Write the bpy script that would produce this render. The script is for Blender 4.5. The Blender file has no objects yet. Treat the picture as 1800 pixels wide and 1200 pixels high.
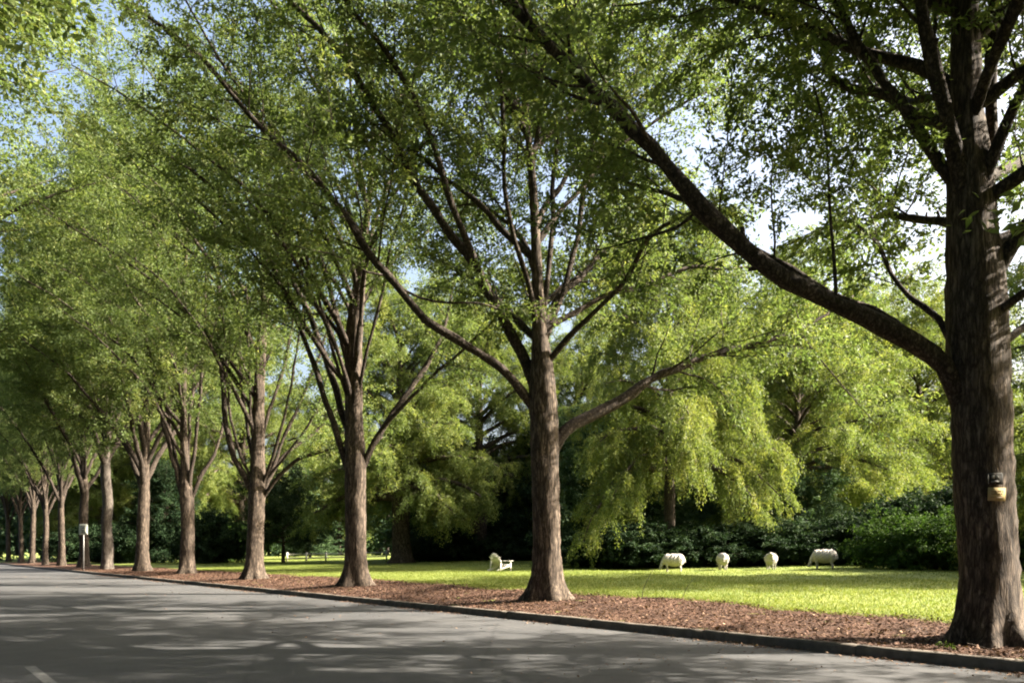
import bpy, math, random
import numpy as np
from mathutils import Vector, Matrix

scene = bpy.context.scene
C = scene.collection
R = math.radians
F = 1400.0            # focal length in pixels of the 1800 px wide photograph
CAM_H = 1.65
HORIZON = 970.0

def px(x, y, Z):      # a point seen at pixel (x, y) that stands at depth Z
    return np.array([(x - 900.0) / F * Z, Z, CAM_H + (HORIZON - y) / F * Z])

# ------------------------------------------------------------------ road frame: u along the kerb, v away from it
K0 = np.array([4.85, 13.6]); D = np.array([-0.618, 0.786]); N = np.array([0.786, 0.618])
def uv(x, y):
    q0 = x - K0[0]; q1 = y - K0[1]
    return q0 * D[0] + q1 * D[1], q0 * N[0] + q1 * N[1]
def xy(u, v):
    return K0[0] + u * D[0] + v * N[0], K0[1] + u * D[1] + v * N[1]
ROAD_W = 13.7
HV = [-900, -ROAD_W - .13, -ROAD_W - .1, -.01, .07, .10, .17, 2.5, 5, 17, 23, 30, 45, 70, 2000]
HZ = [.3, .12, -.06, -.06, -.06, .11, .135, .21, .30, .54, .53, .72, 1.02, 1.22, 1.3]
def ground_z(u, v):
    u = np.asarray(u, float); v = np.asarray(v, float)
    z = np.interp(v, HV, HZ)
    a = np.interp(u, [-8, -2, 9, 35, 55, 80], [-.07, -.06, .07, .10, .02, -.03])
    w = np.interp(v, [.17, 1.6, 5, 14], [0, 1, 1, 0])
    n = np.sin(u * .9 + v * .5) * .012 + np.sin(u * .37 - v * .8 + 1) * .02
    return z + a * w + n * np.interp(v, [.3, 1.5], [0, 1])
def gz(x, y):
    u, v = uv(x, y); return float(ground_z(u, v))

# ------------------------------------------------------------------ materials
def newmat(name):
    m = bpy.data.materials.new(name); m.use_nodes = True
    nt = m.node_tree
    for n in list(nt.nodes): nt.nodes.remove(n)
    out = nt.nodes.new('ShaderNodeOutputMaterial')
    return m, nt, out
def nd(nt, t, **kw):
    n = nt.nodes.new(t)
    for k, v in kw.items():
        if k in n.inputs: n.inputs[k].default_value = v
        else: setattr(n, k, v)
    return n
def ramp(nt, stops, interp='LINEAR'):
    r = nt.nodes.new('ShaderNodeValToRGB'); cr = r.color_ramp; cr.interpolation = interp
    while len(cr.elements) < len(stops): cr.elements.new(.5)
    for e, (p, c) in zip(cr.elements, stops):
        e.position = p; e.color = (*c, 1)
    return r
def coords(nt, scale=(1, 1, 1), kind='Object'):
    tc = nt.nodes.new('ShaderNodeTexCoord'); mp = nt.nodes.new('ShaderNodeMapping')
    mp.inputs['Scale'].default_value = scale
    nt.links.new(tc.outputs[kind], mp.inputs['Vector'])
    return mp.outputs['Vector']
def noise(nt, vec, scale, detail=6, rough=.6):
    n = nd(nt, 'ShaderNodeTexNoise', Scale=scale, Detail=detail, Roughness=rough)
    nt.links.new(vec, n.inputs['Vector']); return n
def mixc(nt, fac, a, b, mode='MIX'):
    m = nt.nodes.new('ShaderNodeMix'); m.data_type = 'RGBA'; m.blend_type = mode
    for s, v in ((m.inputs[0], fac), (m.inputs[6], a), (m.inputs[7], b)):
        if hasattr(v, 'is_linked') or hasattr(v, 'links'): nt.links.new(v, s)
        else: s.default_value = v if isinstance(v, (int, float)) else (*v, 1)
    return m.outputs[2]

def mat_leaf(name, dark, mid, light, transl=.48, rough=.6, spec=.22):
    m, nt, out = newmat(name)
    at = nd(nt, 'ShaderNodeAttribute', attribute_name='tint')
    r = ramp(nt, [(0, dark), (.55, mid), (1, light)])
    nt.links.new(at.outputs['Fac'], r.inputs[0])
    bs = nd(nt, 'ShaderNodeBsdfPrincipled', Roughness=rough)
    bs.inputs['Specular IOR Level'].default_value = spec
    nt.links.new(r.outputs[0], bs.inputs['Base Color'])
    tr = nd(nt, 'ShaderNodeBsdfTranslucent')
    tc = mixc(nt, 1.0, r.outputs[0], (1.1, 1.15, .65), 'MULTIPLY')
    nt.links.new(tc, tr.inputs['Color'])
    mx = nd(nt, 'ShaderNodeMixShader', Fac=transl)
    nt.links.new(bs.outputs[0], mx.inputs[1]); nt.links.new(tr.outputs[0], mx.inputs[2])
    nt.links.new(mx.outputs[0], out.inputs['Surface'])
    return m

def mat_bark(name, c0, c1, c2, sc=1.0, bump=.6, zs=.16):
    m, nt, out = newmat(name)
    v = coords(nt, (1, 1, zs))
    n1 = noise(nt, v, 14 * sc, 8, .65)
    vo = nd(nt, 'ShaderNodeTexVoronoi', Scale=13 * sc, feature='DISTANCE_TO_EDGE')
    w = noise(nt, v, 9 * sc, 5)
    vv = mixc(nt, .22, v, w.outputs['Color'], 'ADD')
    nt.links.new(vv, vo.inputs['Vector'])
    vr = ramp(nt, [(0, (.12, .11, .1)), (.30, (1, 1, 1))]); nt.links.new(vo.outputs['Distance'], vr.inputs[0])
    v2 = coords(nt, (1, 1, .6)); n2 = noise(nt, v2, 1.7, 5, .6)
    r1 = ramp(nt, [(.25, c0), (.5, c1), (.75, c2)]); nt.links.new(n1.outputs[0], r1.inputs[0])
    c = mixc(nt, .85, r1.outputs[0], vr.outputs[0], 'MULTIPLY')
    r2 = ramp(nt, [(.35, (.75, .72, .7)), (.62, (1.15, 1.12, 1.08))]); nt.links.new(n2.outputs[0], r2.inputs[0])
    c = mixc(nt, 1.0, c, r2.outputs[0], 'MULTIPLY')
    n3 = noise(nt, coords(nt, (1, 1, .5)), 48, 6, .7)
    r3 = ramp(nt, [(.3, (.7, .7, .7)), (.7, (1.25, 1.24, 1.22))]); nt.links.new(n3.outputs[0], r3.inputs[0])
    c = mixc(nt, 1.0, c, r3.outputs[0], 'MULTIPLY')
    bs = nd(nt, 'ShaderNodeBsdfPrincipled', Roughness=.9)
    bs.inputs['Specular IOR Level'].default_value = .2
    nt.links.new(c, bs.inputs['Base Color'])
    h = mixc(nt, .5, n1.outputs[0], vr.outputs[0])
    bp = nd(nt, 'ShaderNodeBump', Strength=bump, Distance=.02)
    nt.links.new(h, bp.inputs['Height']); nt.links.new(bp.outputs[0], bs.inputs['Normal'])
    nt.links.new(bs.outputs[0], out.inputs['Surface'])
    return m

def mat_plain(name, col, rough=.6, var=.15, scale=8, spec=.4, metallic=0.0, bump=0):
    m, nt, out = newmat(name)
    v = coords(nt); n = noise(nt, v, scale, 6)
    a = tuple(max(0, c * (1 - var)) for c in col); b = tuple(c * (1 + var) for c in col)
    r = ramp(nt, [(.3, a), (.7, b)]); nt.links.new(n.outputs[0], r.inputs[0])
    bs = nd(nt, 'ShaderNodeBsdfPrincipled', Roughness=rough, Metallic=metallic)
    bs.inputs['Specular IOR Level'].default_value = spec
    nt.links.new(r.outputs[0], bs.inputs['Base Color'])
    if bump:
        bp = nd(nt, 'ShaderNodeBump', Strength=bump, Distance=.02)
        nt.links.new(n.outputs[0], bp.inputs['Height']); nt.links.new(bp.outputs[0], bs.inputs['Normal'])
    nt.links.new(bs.outputs[0], out.inputs['Surface'])
    return m

def mat_asphalt():
    m, nt, out = newmat('asphalt')
    v = coords(nt)
    n1 = noise(nt, v, .35, 5, .6); n2 = noise(nt, v, 55, 4, .7); n3 = noise(nt, v, 3.0, 6, .65)
    r1 = ramp(nt, [(.3, (.048, .050, .054)), (.7, (.072, .073, .075))]); nt.links.new(n1.outputs[0], r1.inputs[0])
    r2 = ramp(nt, [(.3, (.5, .5, .5)), (.7, (1.5, 1.48, 1.45))]); nt.links.new(n2.outputs[0], r2.inputs[0])
    r3 = ramp(nt, [(.35, (.85, .85, .85)), (.65, (1.1, 1.1, 1.08))]); nt.links.new(n3.outputs[0], r3.inputs[0])
    c = mixc(nt, 1.0, r1.outputs[0], r2.outputs[0], 'MULTIPLY'); c = mixc(nt, 1.0, c, r3.outputs[0], 'MULTIPLY')
    # sealed cracks
    vo = nd(nt, 'ShaderNodeTexVoronoi', Scale=.16, feature='DISTANCE_TO_EDGE')
    wv = mixc(nt, .25, v, n3.outputs['Color'], 'ADD'); nt.links.new(wv, vo.inputs['Vector'])
    rc = ramp(nt, [(0, (.72, .72, .72)), (.008, (1, 1, 1))]); nt.links.new(vo.outputs['Distance'], rc.inputs[0])
    c = mixc(nt, 1.0, c, rc.outputs[0], 'MULTIPLY')
    bs = nd(nt, 'ShaderNodeBsdfPrincipled', Roughness=.8); bs.inputs['Specular IOR Level'].default_value = .35
    nt.links.new(c, bs.inputs['Base Color'])
    bp = nd(nt, 'ShaderNodeBump', Strength=.5, Distance=.01)
    nt.links.new(n2.outputs[0], bp.inputs['Height']); nt.links.new(bp.outputs[0], bs.inputs['Normal'])
    nt.links.new(bs.outputs[0], out.inputs['Surface'])
    return m

def mat_lawn():
    m, nt, out = newmat('lawn_grass')
    v = coords(nt)
    n1 = noise(nt, v, .25, 5, .6); n2 = noise(nt, v, 18, 6, .7); n3 = noise(nt, v, 1.6, 5, .6)
    r1 = ramp(nt, [(.3, (.12, .165, .036)), (.7, (.195, .222, .055))]); nt.links.new(n1.outputs[0], r1.inputs[0])
    r2 = ramp(nt, [(.3, (.6, .62, .6)), (.7, (1.25, 1.22, 1.2))]); nt.links.new(n2.outputs[0], r2.inputs[0])
    r3 = ramp(nt, [(.32, (.74, .84, .78)), (.5, (1, 1, 1)), (.70, (1.2, 1.06, 1.1))]); nt.links.new(n3.outputs[0], r3.inputs[0])
    c = mixc(nt, 1.0, r1.outputs[0], r2.outputs[0], 'MULTIPLY'); c = mixc(nt, 1.0, c, r3.outputs[0], 'MULTIPLY')
    bs = nd(nt, 'ShaderNodeBsdfPrincipled', Roughness=.8); bs.inputs['Specular IOR Level'].default_value = .2
    nt.links.new(c, bs.inputs['Base Color'])
    bp = nd(nt, 'ShaderNodeBump', Strength=.8, Distance=.04)
    nt.links.new(n2.outputs[0], bp.inputs['Height']); nt.links.new(bp.outputs[0], bs.inputs['Normal'])
    nt.links.new(bs.outputs[0], out.inputs['Surface'])
    return m

def mat_mulch():
    m, nt, out = newmat('mulch')
    v = coords(nt)
    vo = nd(nt, 'ShaderNodeTexVoronoi', Scale=24); nt.links.new(v, vo.inputs['Vector'])
    n1 = noise(nt, v, 1.1, 5, .6); n2 = noise(nt, v, 30, 6, .7)
    sp = nd(nt, 'ShaderNodeSeparateColor'); nt.links.new(vo.outputs['Color'], sp.inputs[0])
    r = ramp(nt, [(0, (.034, .018, .012)), (.4, (.075, .040, .027)), (.75, (.125, .070, .048)), (1, (.22, .145, .10))])
    nt.links.new(sp.outputs[0], r.inputs[0])
    r1 = ramp(nt, [(.35, (.55, .53, .53)), (.65, (1.2, 1.15, 1.1))]); nt.links.new(n1.outputs[0], r1.inputs[0])
    r2 = ramp(nt, [(.3, (.55, .55, .55)), (.7, (1.2, 1.2, 1.2))]); nt.links.new(n2.outputs[0], r2.inputs[0])
    c = mixc(nt, 1.0, r.outputs[0], r1.outputs[0], 'MULTIPLY'); c = mixc(nt, 1.0, c, r2.outputs[0], 'MULTIPLY')
    bs = nd(nt, 'ShaderNodeBsdfPrincipled', Roughness=.9); bs.inputs['Specular IOR Level'].default_value = .2
    nt.links.new(c, bs.inputs['Base Color'])
    bp = nd(nt, 'ShaderNodeBump', Strength=1.0, Distance=.05)
    nt.links.new(n2.outputs[0], bp.inputs['Height']); nt.links.new(bp.outputs[0], bs.inputs['Normal'])
    nt.links.new(bs.outputs[0], out.inputs['Surface'])
    return m

M = {}
M['leaf'] = mat_leaf('oak_leaf', (.066, .104, .034), (.124, .166, .056), (.245, .255, .078))
M['leaf_bright'] = mat_leaf('bright_leaf', (.072, .112, .030), (.134, .172, .046), (.25, .26, .062), transl=.48)
M['leaf_dark'] = mat_leaf('evergreen_leaf', (.009, .022, .009), (.020, .040, .016), (.05, .075, .028), transl=.2, rough=.75, spec=.12)
M['leaf_blue'] = mat_leaf('bluish_leaf', (.03, .058, .028), (.058, .098, .048), (.12, .17, .09), transl=.3, rough=.7, spec=.15)
M['leaf_bush'] = mat_leaf('bush_leaf', (.022, .050, .011), (.045, .085, .016), (.10, .145, .03), transl=.3, rough=.75, spec=.12)
M['bark'] = mat_bark('oak_bark', (.028, .022, .018), (.092, .074, .059), (.235, .19, .153))
M['bark_limb'] = mat_bark('limb_bark', (.022, .018, .015), (.064, .052, .043), (.165, .136, .112), zs=.6)
M['bark_grey'] = mat_bark('grey_bark', (.05, .045, .04), (.12, .106, .092), (.21, .185, .16))
M['asphalt'] = mat_asphalt()
M['lawn'] = mat_lawn()
M['mulch'] = mat_mulch()
M['kerb'] = mat_plain('kerb_concrete', (.105, .092, .076), .9, .35, 5, .2, bump=.5)
M['paint'] = mat_plain('road_paint', (.15, .15, .145), .8, .35, 12)
M['white'] = mat_plain('white_paint', (.58, .56, .50), .55, .08, 6)
M['white_fence'] = mat_plain('fence_paint', (.78, .74, .68), .6, .08, 6)
M['wool'] = mat_plain('wool', (.36, .335, .30), .95, .16, 14, .1, bump=.9)
M['sheep_face'] = mat_plain('sheep_face', (.42, .36, .30), .8, .15, 20)
M['grass_blade'] = mat_leaf('grass_blade', (.09, .135, .028), (.165, .20, .045), (.27, .27, .085), transl=.35, rough=.6, spec=.2)
M['dead_leaf'] = mat_leaf('dead_leaf', (.040, .021, .014), (.115, .064, .043), (.32, .22, .145), transl=.1, rough=.8, spec=.15)
M['yellow_sign'] = mat_plain('yellow_sign', (.36, .28, .135), .85, .16, 14, .1)
M['black_sign'] = mat_plain('black_sign', (.028, .026, .024), .9, .2, 10, .08)
M['grey_print'] = mat_plain('grey_print', (.17, .17, .16), .9, .2, 20, .08)
M['brown_print'] = mat_plain('brown_print', (.16, .09, .03), .6, .2, 20)
M['sign_white'] = mat_plain('sign_white', (.42, .44, .39), .45, .08, 4)
M['sign_black'] = mat_plain('sign_lettering', (.03, .03, .03), .5, .1, 4)
M['steel'] = mat_plain('galvanised_steel', (.36, .36, .35), .45, .15, 10, metallic=.6)
M['rust'] = mat_plain('nail_steel', (.2, .15, .11), .5, .2, 30, metallic=.6)

# ------------------------------------------------------------------ object helpers
def mesh_np(name, V, Q, mat, T=None, tint=None, smooth=True):
    me = bpy.data.meshes.new(name)
    V = np.ascontiguousarray(V, dtype=np.float32)
    nq = 0 if Q is None else len(Q); ntri = 0 if T is None else len(T)
    me.vertices.add(len(V)); me.vertices.foreach_set('co', V.ravel())
    idx = []; starts = []
    if nq: idx.append(np.asarray(Q, np.int32).ravel()); starts.append(np.arange(nq, dtype=np.int32) * 4)
    if ntri: idx.append(np.asarray(T, np.int32).ravel()); starts.append(nq * 4 + np.arange(ntri, dtype=np.int32) * 3)
    idx = np.concatenate(idx); starts = np.concatenate(starts)
    me.loops.add(len(idx)); me.loops.foreach_set('vertex_index', idx)
    me.polygons.add(nq + ntri); me.polygons.foreach_set('loop_start', starts)
    if smooth: me.polygons.foreach_set('use_smooth', np.ones(nq + ntri, dtype=bool))
    me.update(calc_edges=True)
    if tint is not None:
        a = me.attributes.new('tint', 'FLOAT', 'FACE'); a.data.foreach_set('value', np.asarray(tint, np.float32))
    me.materials.append(mat)
    return me
def link(name, me, parent=None, loc=None):
    o = bpy.data.objects.new(name, me); C.objects.link(o)
    if parent is not None: o.parent = parent
    if loc is not None: o.location = loc
    return o
def tag(o, label=None, cat=None, group=None, kind=None):
    if label: o['label'] = label
    if cat: o['category'] = cat
    if group: o['group'] = group
    if kind: o['kind'] = kind
    return o
def thing(name, label, cat, loc, rz=0, group=None):
    o = bpy.data.objects.new(name, None); C.objects.link(o)
    o.location = loc; o.rotation_euler = (0, 0, rz); o.empty_display_size = .3
    return tag(o, label, cat, group)
def dup(root, loc, rz, sc, label, group=None):
    r = root.copy(); C.objects.link(r)
    r.location = loc; r.rotation_euler = (0, 0, rz)
    r.scale = sc if isinstance(sc, tuple) else (sc, sc, sc)
    r['label'] = label
    if group: r['group'] = group
    for ch in list(root.children):
        c = ch.copy(); C.objects.link(c); c.parent = r
    return r

class Acc:                      # collects quads and triangles for ONE mesh
    def __init__(s): s.V = []; s.Q = []; s.T = []; s.n = 0
    def add(s, V, Q=None, T=None):
        V = np.asarray(V, float)
        if Q is not None and len(Q): s.Q.append(np.asarray(Q) + s.n)
        if T is not None and len(T): s.T.append(np.asarray(T) + s.n)
        s.V.append(V); s.n += len(V)
    def mesh(s, name, mat, off=(0, 0, 0), smooth=True):
        return mesh_np(name, np.concatenate(s.V) - np.asarray(off), np.concatenate(s.Q) if s.Q else None, mat,
                       np.concatenate(s.T) if s.T else None, smooth=smooth)
    def box(s, c, size, mtx=None, taper=1.0):
        x, y, z = (k / 2 for k in size)
        b = np.array([[-x, -y, -z], [x, -y, -z], [x, y, -z], [-x, y, -z], [-x * taper, -y * taper, z], [x * taper, -y * taper, z], [x * taper, y * taper, z], [-x * taper, y * taper, z]])
        if mtx is not None: b = b @ np.array(mtx)[:3, :3].T
        s.add(b + np.asarray(c), [[0, 3, 2, 1], [4, 5, 6, 7], [0, 1, 5, 4], [1, 2, 6, 5], [2, 3, 7, 6], [3, 0, 4, 7]])
    def bar(s, a, b, w, h):     # a rectangular bar from a to b
        a = np.asarray(a, float); b = np.asarray(b, float); d = b - a; L = np.linalg.norm(d); d /= L
        up = np.array([0, 0, 1.]) if abs(d[2]) < .9 else np.array([1., 0, 0])
        sd = np.cross(d, up); sd /= np.linalg.norm(sd); up = np.cross(sd, d)
        s.box((a + b) / 2, (L, w, h), np.column_stack([d, sd, up]))

def unit(a):
    return a / np.maximum(np.linalg.norm(a, axis=-1, keepdims=True), 1e-9)

def catmull(P, step):
    P = np.asarray(P, float)
    Q = np.vstack([2 * P[0] - P[1], P, 2 * P[-1] - P[-2]])
    out = []
    for i in range(len(P) - 1):
        p0, p1, p2, p3 = Q[i], Q[i + 1], Q[i + 2], Q[i + 3]
        n = max(2, int(np.linalg.norm((p2 - p1)[:3]) / step))
        t = np.linspace(0, 1, n, endpoint=False)[:, None]
        out.append(.5 * ((2 * p1) + (-p0 + p2) * t + (2 * p0 - 5 * p1 + 4 * p2 - p3) * t ** 2 + (-p0 + 3 * p1 - 3 * p2 + p3) * t ** 3))
    out.append(P[-1:])
    return np.vstack(out)

def tube(acc, P, rad, sides, rng=None, rough=0.0):
    P = np.asarray(P, float); n = len(P)
    T = unit(np.gradient(P, axis=0))
    ref = np.array([0, 1.0, 0]) if abs(T[0][2]) > .6 else np.array([0, 0, 1.0])
    a = unit(np.cross(T, ref)); b = np.cross(T, a)
    th = np.arange(sides) * 2 * math.pi / sides
    rr = np.asarray(rad)[:, None] * np.ones((1, sides))
    if rng is not None and rough > 0:
        k = rng.normal(0, rough, (n, sides)); k = (k + np.roll(k, 1, 1)) * .7
        rr = rr * (1 + k)
    V = P[:, None, :] + rr[:, :, None] * (np.cos(th)[None, :, None] * a[:, None, :] + np.sin(th)[None, :, None] * b[:, None, :])
    i = np.arange(n - 1)[:, None] * sides; j = np.arange(sides)[None, :]; j2 = (j + 1) % sides
    Q = np.stack([i + j, i + j2, i + sides + j2, i + sides + j], -1).reshape(-1, 4)
    V = V.reshape(-1, 3); m = len(V)
    V = np.vstack([V, P[-1:]])
    t = np.arange(sides); base = (n - 1) * sides
    Tt = np.stack([base + t, base + (t + 1) % sides, np.full(sides, m)], -1)
    acc.add(V, Q, Tt)

def trunk_mesh(acc, P, rad, rng, sides=36, flare=.9, flare_h=.42, lobes=6):
    # P starts at the ground; goes a little below it; roots swell near the base
    P = np.asarray(P, float); n = len(P)
    th = np.arange(sides) * 2 * math.pi / sides
    h = P[:, 2] - P[0, 2] - .12
    h = np.maximum(h, -.12)
    ph = rng.uniform(0, 6.28, 4)
    lob = .30 + .80 * ((1 + np.cos(lobes * th + ph[0] + .9 * np.sin(2 * th + ph[1]))) / 2) ** 1.4 * (.8 + .35 * np.cos(2 * th + ph[2]))
    f = np.exp(-np.maximum(h, 0) / flare_h)[:, None] * flare * lob[None, :] * (1 + .0 * th)
    f2 = np.exp(-np.maximum(h, 0) / 1.4)[:, None] * .10
    low = (.035 * np.cos(3 * th + ph[3])[None, :] + .03 * np.cos(5 * th + ph[1])[None, :]) * np.ones((n, 1))
    nz = rng.normal(0, .018, (n, sides)); nz = (nz + np.roll(nz, 1, 0) + np.roll(nz, 1, 1))
    r = np.asarray(rad)[:, None] * (1 + f + f2 + low + nz)
    V = P[:, None, :] + np.stack([r * np.cos(th), r * np.sin(th), 0 * r], -1)
    i = np.arange(n - 1)[:, None] * sides; j = np.arange(sides)[None, :]; j2 = (j + 1) % sides
    Q = np.stack([i + j, i + j2, i + sides + j2, i + sides + j], -1).reshape(-1, 4)
    V = np.vstack([V.reshape(-1, 3), P[-1:]]); m = len(V) - 1
    t = np.arange(sides); base = (n - 1) * sides
    acc.add(V, Q, np.stack([base + t, base + (t + 1) % sides, np.full(sides, m)], -1))

# ------------------------------------------------------------------ growing branches and leaves
class Twigs:
    def __init__(s): s.S = []; s.D = []; s.L = []; s.tint = []

def perp_dir(T, phi, a):
    ref = np.array([0, 0, 1.0]) if abs(T[2]) < .9 else np.array([1.0, 0, 0])
    x = np.cross(T, ref); x /= np.linalg.norm(x); y = np.cross(T, x)
    return T * math.cos(a) + (x * math.cos(phi) + y * math.sin(phi)) * math.sin(a)

def grow(acc, tw, P, r0, r1, rng, pr):
    """one limb: its own wood, side branches, twigs"""
    P = catmull(P, .35)
    seg = np.linalg.norm(np.diff(P, axis=0), axis=1); s = np.concatenate([[0], np.cumsum(seg)]); L = s[-1]
    rad = r1 + (r0 - r1) * (1 - s / L) ** .85
    rad *= 1 + .12 * np.exp(-s / .5) - .25 * np.exp(-s / .12)
    if len(P) > 6:
        jn = rng.normal(0, 1, (len(P), 3)); jn = (jn + np.roll(jn, 1, 0) + np.roll(jn, -1, 0)) / 1.7
        env = np.clip(np.minimum(s - .6, L - s) / 1.0, 0, 1)
        P = P + jn * ((.014 + .13 * rad) * env)[:, None]
        kn = rng.normal(0, 1, len(P)); rad = rad * (1 + (.075 * kn + .075 * np.roll(kn, 1)) * env)
    tube(acc, P, rad, pr.get('sides', 11), rng, .035)
    if r0 > .09:                                    # a few broken stubs
        for q_ in range(int(rng.integers(1, 4))):
            k = int(rng.integers(3, max(4, int(len(P) * .6))))
            if k < len(P) - 2:
                d_ = perp_dir(unit(P[k + 1] - P[k]), rng.uniform(0, 6.28), rng.uniform(.7, 1.2)); ls = rad[k] * rng.uniform(1.2, 2.6)
                tube(acc, np.array([P[k], P[k] + d_ * ls * .6, P[k] + d_ * ls + rng.normal(0, .02, 3)]), [rad[k] * .42, rad[k] * .30, rad[k] * .24], 7, rng, .06)
    T = unit(np.gradient(P, axis=0))
    phi = rng.uniform(0, 6.28)
    pos = pr.get('start', .28) * L
    while pos < L:
        k = min(int(np.searchsorted(s, pos)), len(P) - 1)
        phi += 2.4 + rng.normal(0, .5)
        a = rng.uniform(.55, 1.15)
        d = perp_dir(T[k], phi, a)
        if d[2] < -.2: d[2] *= .4
        d[2] += pr.get('up', .12)
        d /= np.linalg.norm(d)
        Ls = rng.uniform(.65, 1.2) * min(pr.get('maxsec', 3.4), .30 * (L - pos) + 1.1)
        n = 6; q = [P[k].copy()]; dd = d.copy()
        for i in range(n):
            dd = dd + rng.normal(0, .13, 3); dd[2] += pr.get('curve', -.03) * (i / n) * 2
            dd /= np.linalg.norm(dd); q.append(q[-1] + dd * Ls / n)
        q = np.array(q)
        rs = min(max(.32 * rad[k], .010), .045)
        tube(acc, q, np.linspace(rs, .005, n + 1), 5)
        st = rng.normal(0, pr.get('tint_sd', .10))
        # twigs on the side branch
        m = max(2, int(Ls / pr.get('tstep', .28)))
        for t in np.linspace(.18, 1.0, m):
            f = t * n; i = min(int(f), n - 1); p0 = q[i] + (q[i + 1] - q[i]) * (f - i)
            tt = unit(q[i + 1] - q[i])
            e = perp_dir(tt, rng.uniform(0, 6.28), rng.uniform(.5, 1.2)) if t < .97 else tt
            e[2] = e[2] * .7 + pr.get('twig_up', 0.0)
            e = e / np.linalg.norm(e)
            tw.S.append(p0); tw.D.append(e); tw.L.append(rng.uniform(.45, 1.15) * pr.get('twig', 1.0)); tw.tint.append(st + rng.normal(0, .07))
        pos += pr.get('sstep', .5) * rng.uniform(.6, 1.4)
    return P

def leaf_mesh(name, tw, rng, mat, lpm=45, ln=.14, wr=.40, spread=.10, droop=.12, hang=.25, tint0=.45, off=(0, 0, 0), upb=.8, cap=None):
    S = np.array(tw.S); Dv = np.array(tw.D); L = np.array(tw.L); tn = np.array(tw.tint)
    cnt = np.maximum(3, (L * lpm)).astype(int)
    idx = np.repeat(np.arange(len(S)), cnt)
    if cap and len(idx) > cap: idx = idx[rng.permutation(len(idx))[:cap]]
    n = len(idx)
    t = rng.random(n) ** .8
    l = t * L[idx]
    pos = S[idx] + Dv[idx] * l[:, None] + rng.normal(0, spread, (n, 3)) * (.35 + .65 * t)[:, None]
    pos[:, 2] -= droop * l ** 2 * 2
    d = Dv[idx] * .55 + rng.normal(0, .55, (n, 3)); d[:, 2] -= hang; d = unit(d)
    nr = rng.normal(0, .75, (n, 3)); nr[:, 2] += upb
    sd = unit(np.cross(d, nr)); nn = np.cross(sd, d)
    le = ln * rng.uniform(.65, 1.25, n)[:, None]; w = le * wr * .5
    V = np.empty((n, 4, 3))
    V[:, 0] = pos; V[:, 1] = pos + d * le * .5 + sd * w + nn * le * .06; V[:, 2] = pos + d * le - nn * le * .08; V[:, 3] = pos + d * le * .5 - sd * w + nn * le * .06
    tint = np.clip(tint0 + tn[idx] + rng.normal(0, .13, n), 0, 1)
    return mesh_np(name, V.reshape(-1, 3) - np.asarray(off), np.arange(n * 4).reshape(-1, 4), mat, tint=tint, smooth=False)

def twig_wood(acc, tw, droop):
    S = np.array(tw.S); Dv = np.array(tw.D); L = np.array(tw.L); n = len(S)
    ref = unit(np.cross(Dv, np.array([.3, .2, .9]))); b = np.cross(Dv, ref)
    mid = S + Dv * (L * .5)[:, None]; end = S + Dv * L[:, None]; mid[:, 2] -= droop * (L * .5) ** 2 * 2; end[:, 2] -= droop * L ** 2 * 2
    V = np.empty((n, 9, 3))
    for r, (c, w) in enumerate(((S, .007), (mid, .005), (end, .002))):
        for k in range(3):
            a = k * 2.094
            V[:, r * 3 + k] = c + (ref * math.cos(a) + b * math.sin(a)) * w
    q = []
    for r in range(2):
        for k in range(3): q.append([r * 3 + k, r * 3 + (k + 1) % 3, r * 3 + 3 + (k + 1) % 3, r * 3 + 3 + k])
    Q = (np.array(q)[None] + (np.arange(n) * 9)[:, None, None]).reshape(-1, 4)
    acc.add(V.reshape(-1, 3), Q)

def arc(p, az, e0, e1, L, n=6, rng=None, wob=.12):
    """a limb that leaves p towards azimuth az, its climb going from e0 to e1 degrees"""
    out = [np.array(p, float)]
    for i in range(n):
        f = i / (n - 1); e = R(e0 + (e1 - e0) * f)
        a = az + (rng.normal(0, wob) if rng is not None else 0); e += (rng.normal(0, wob * .6) if rng is not None else 0)
        out.append(out[-1] + np.array([math.cos(a) * math.cos(e), math.sin(a) * math.cos(e), math.sin(e)]) * L / n)
    return np.array(out)

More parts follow.
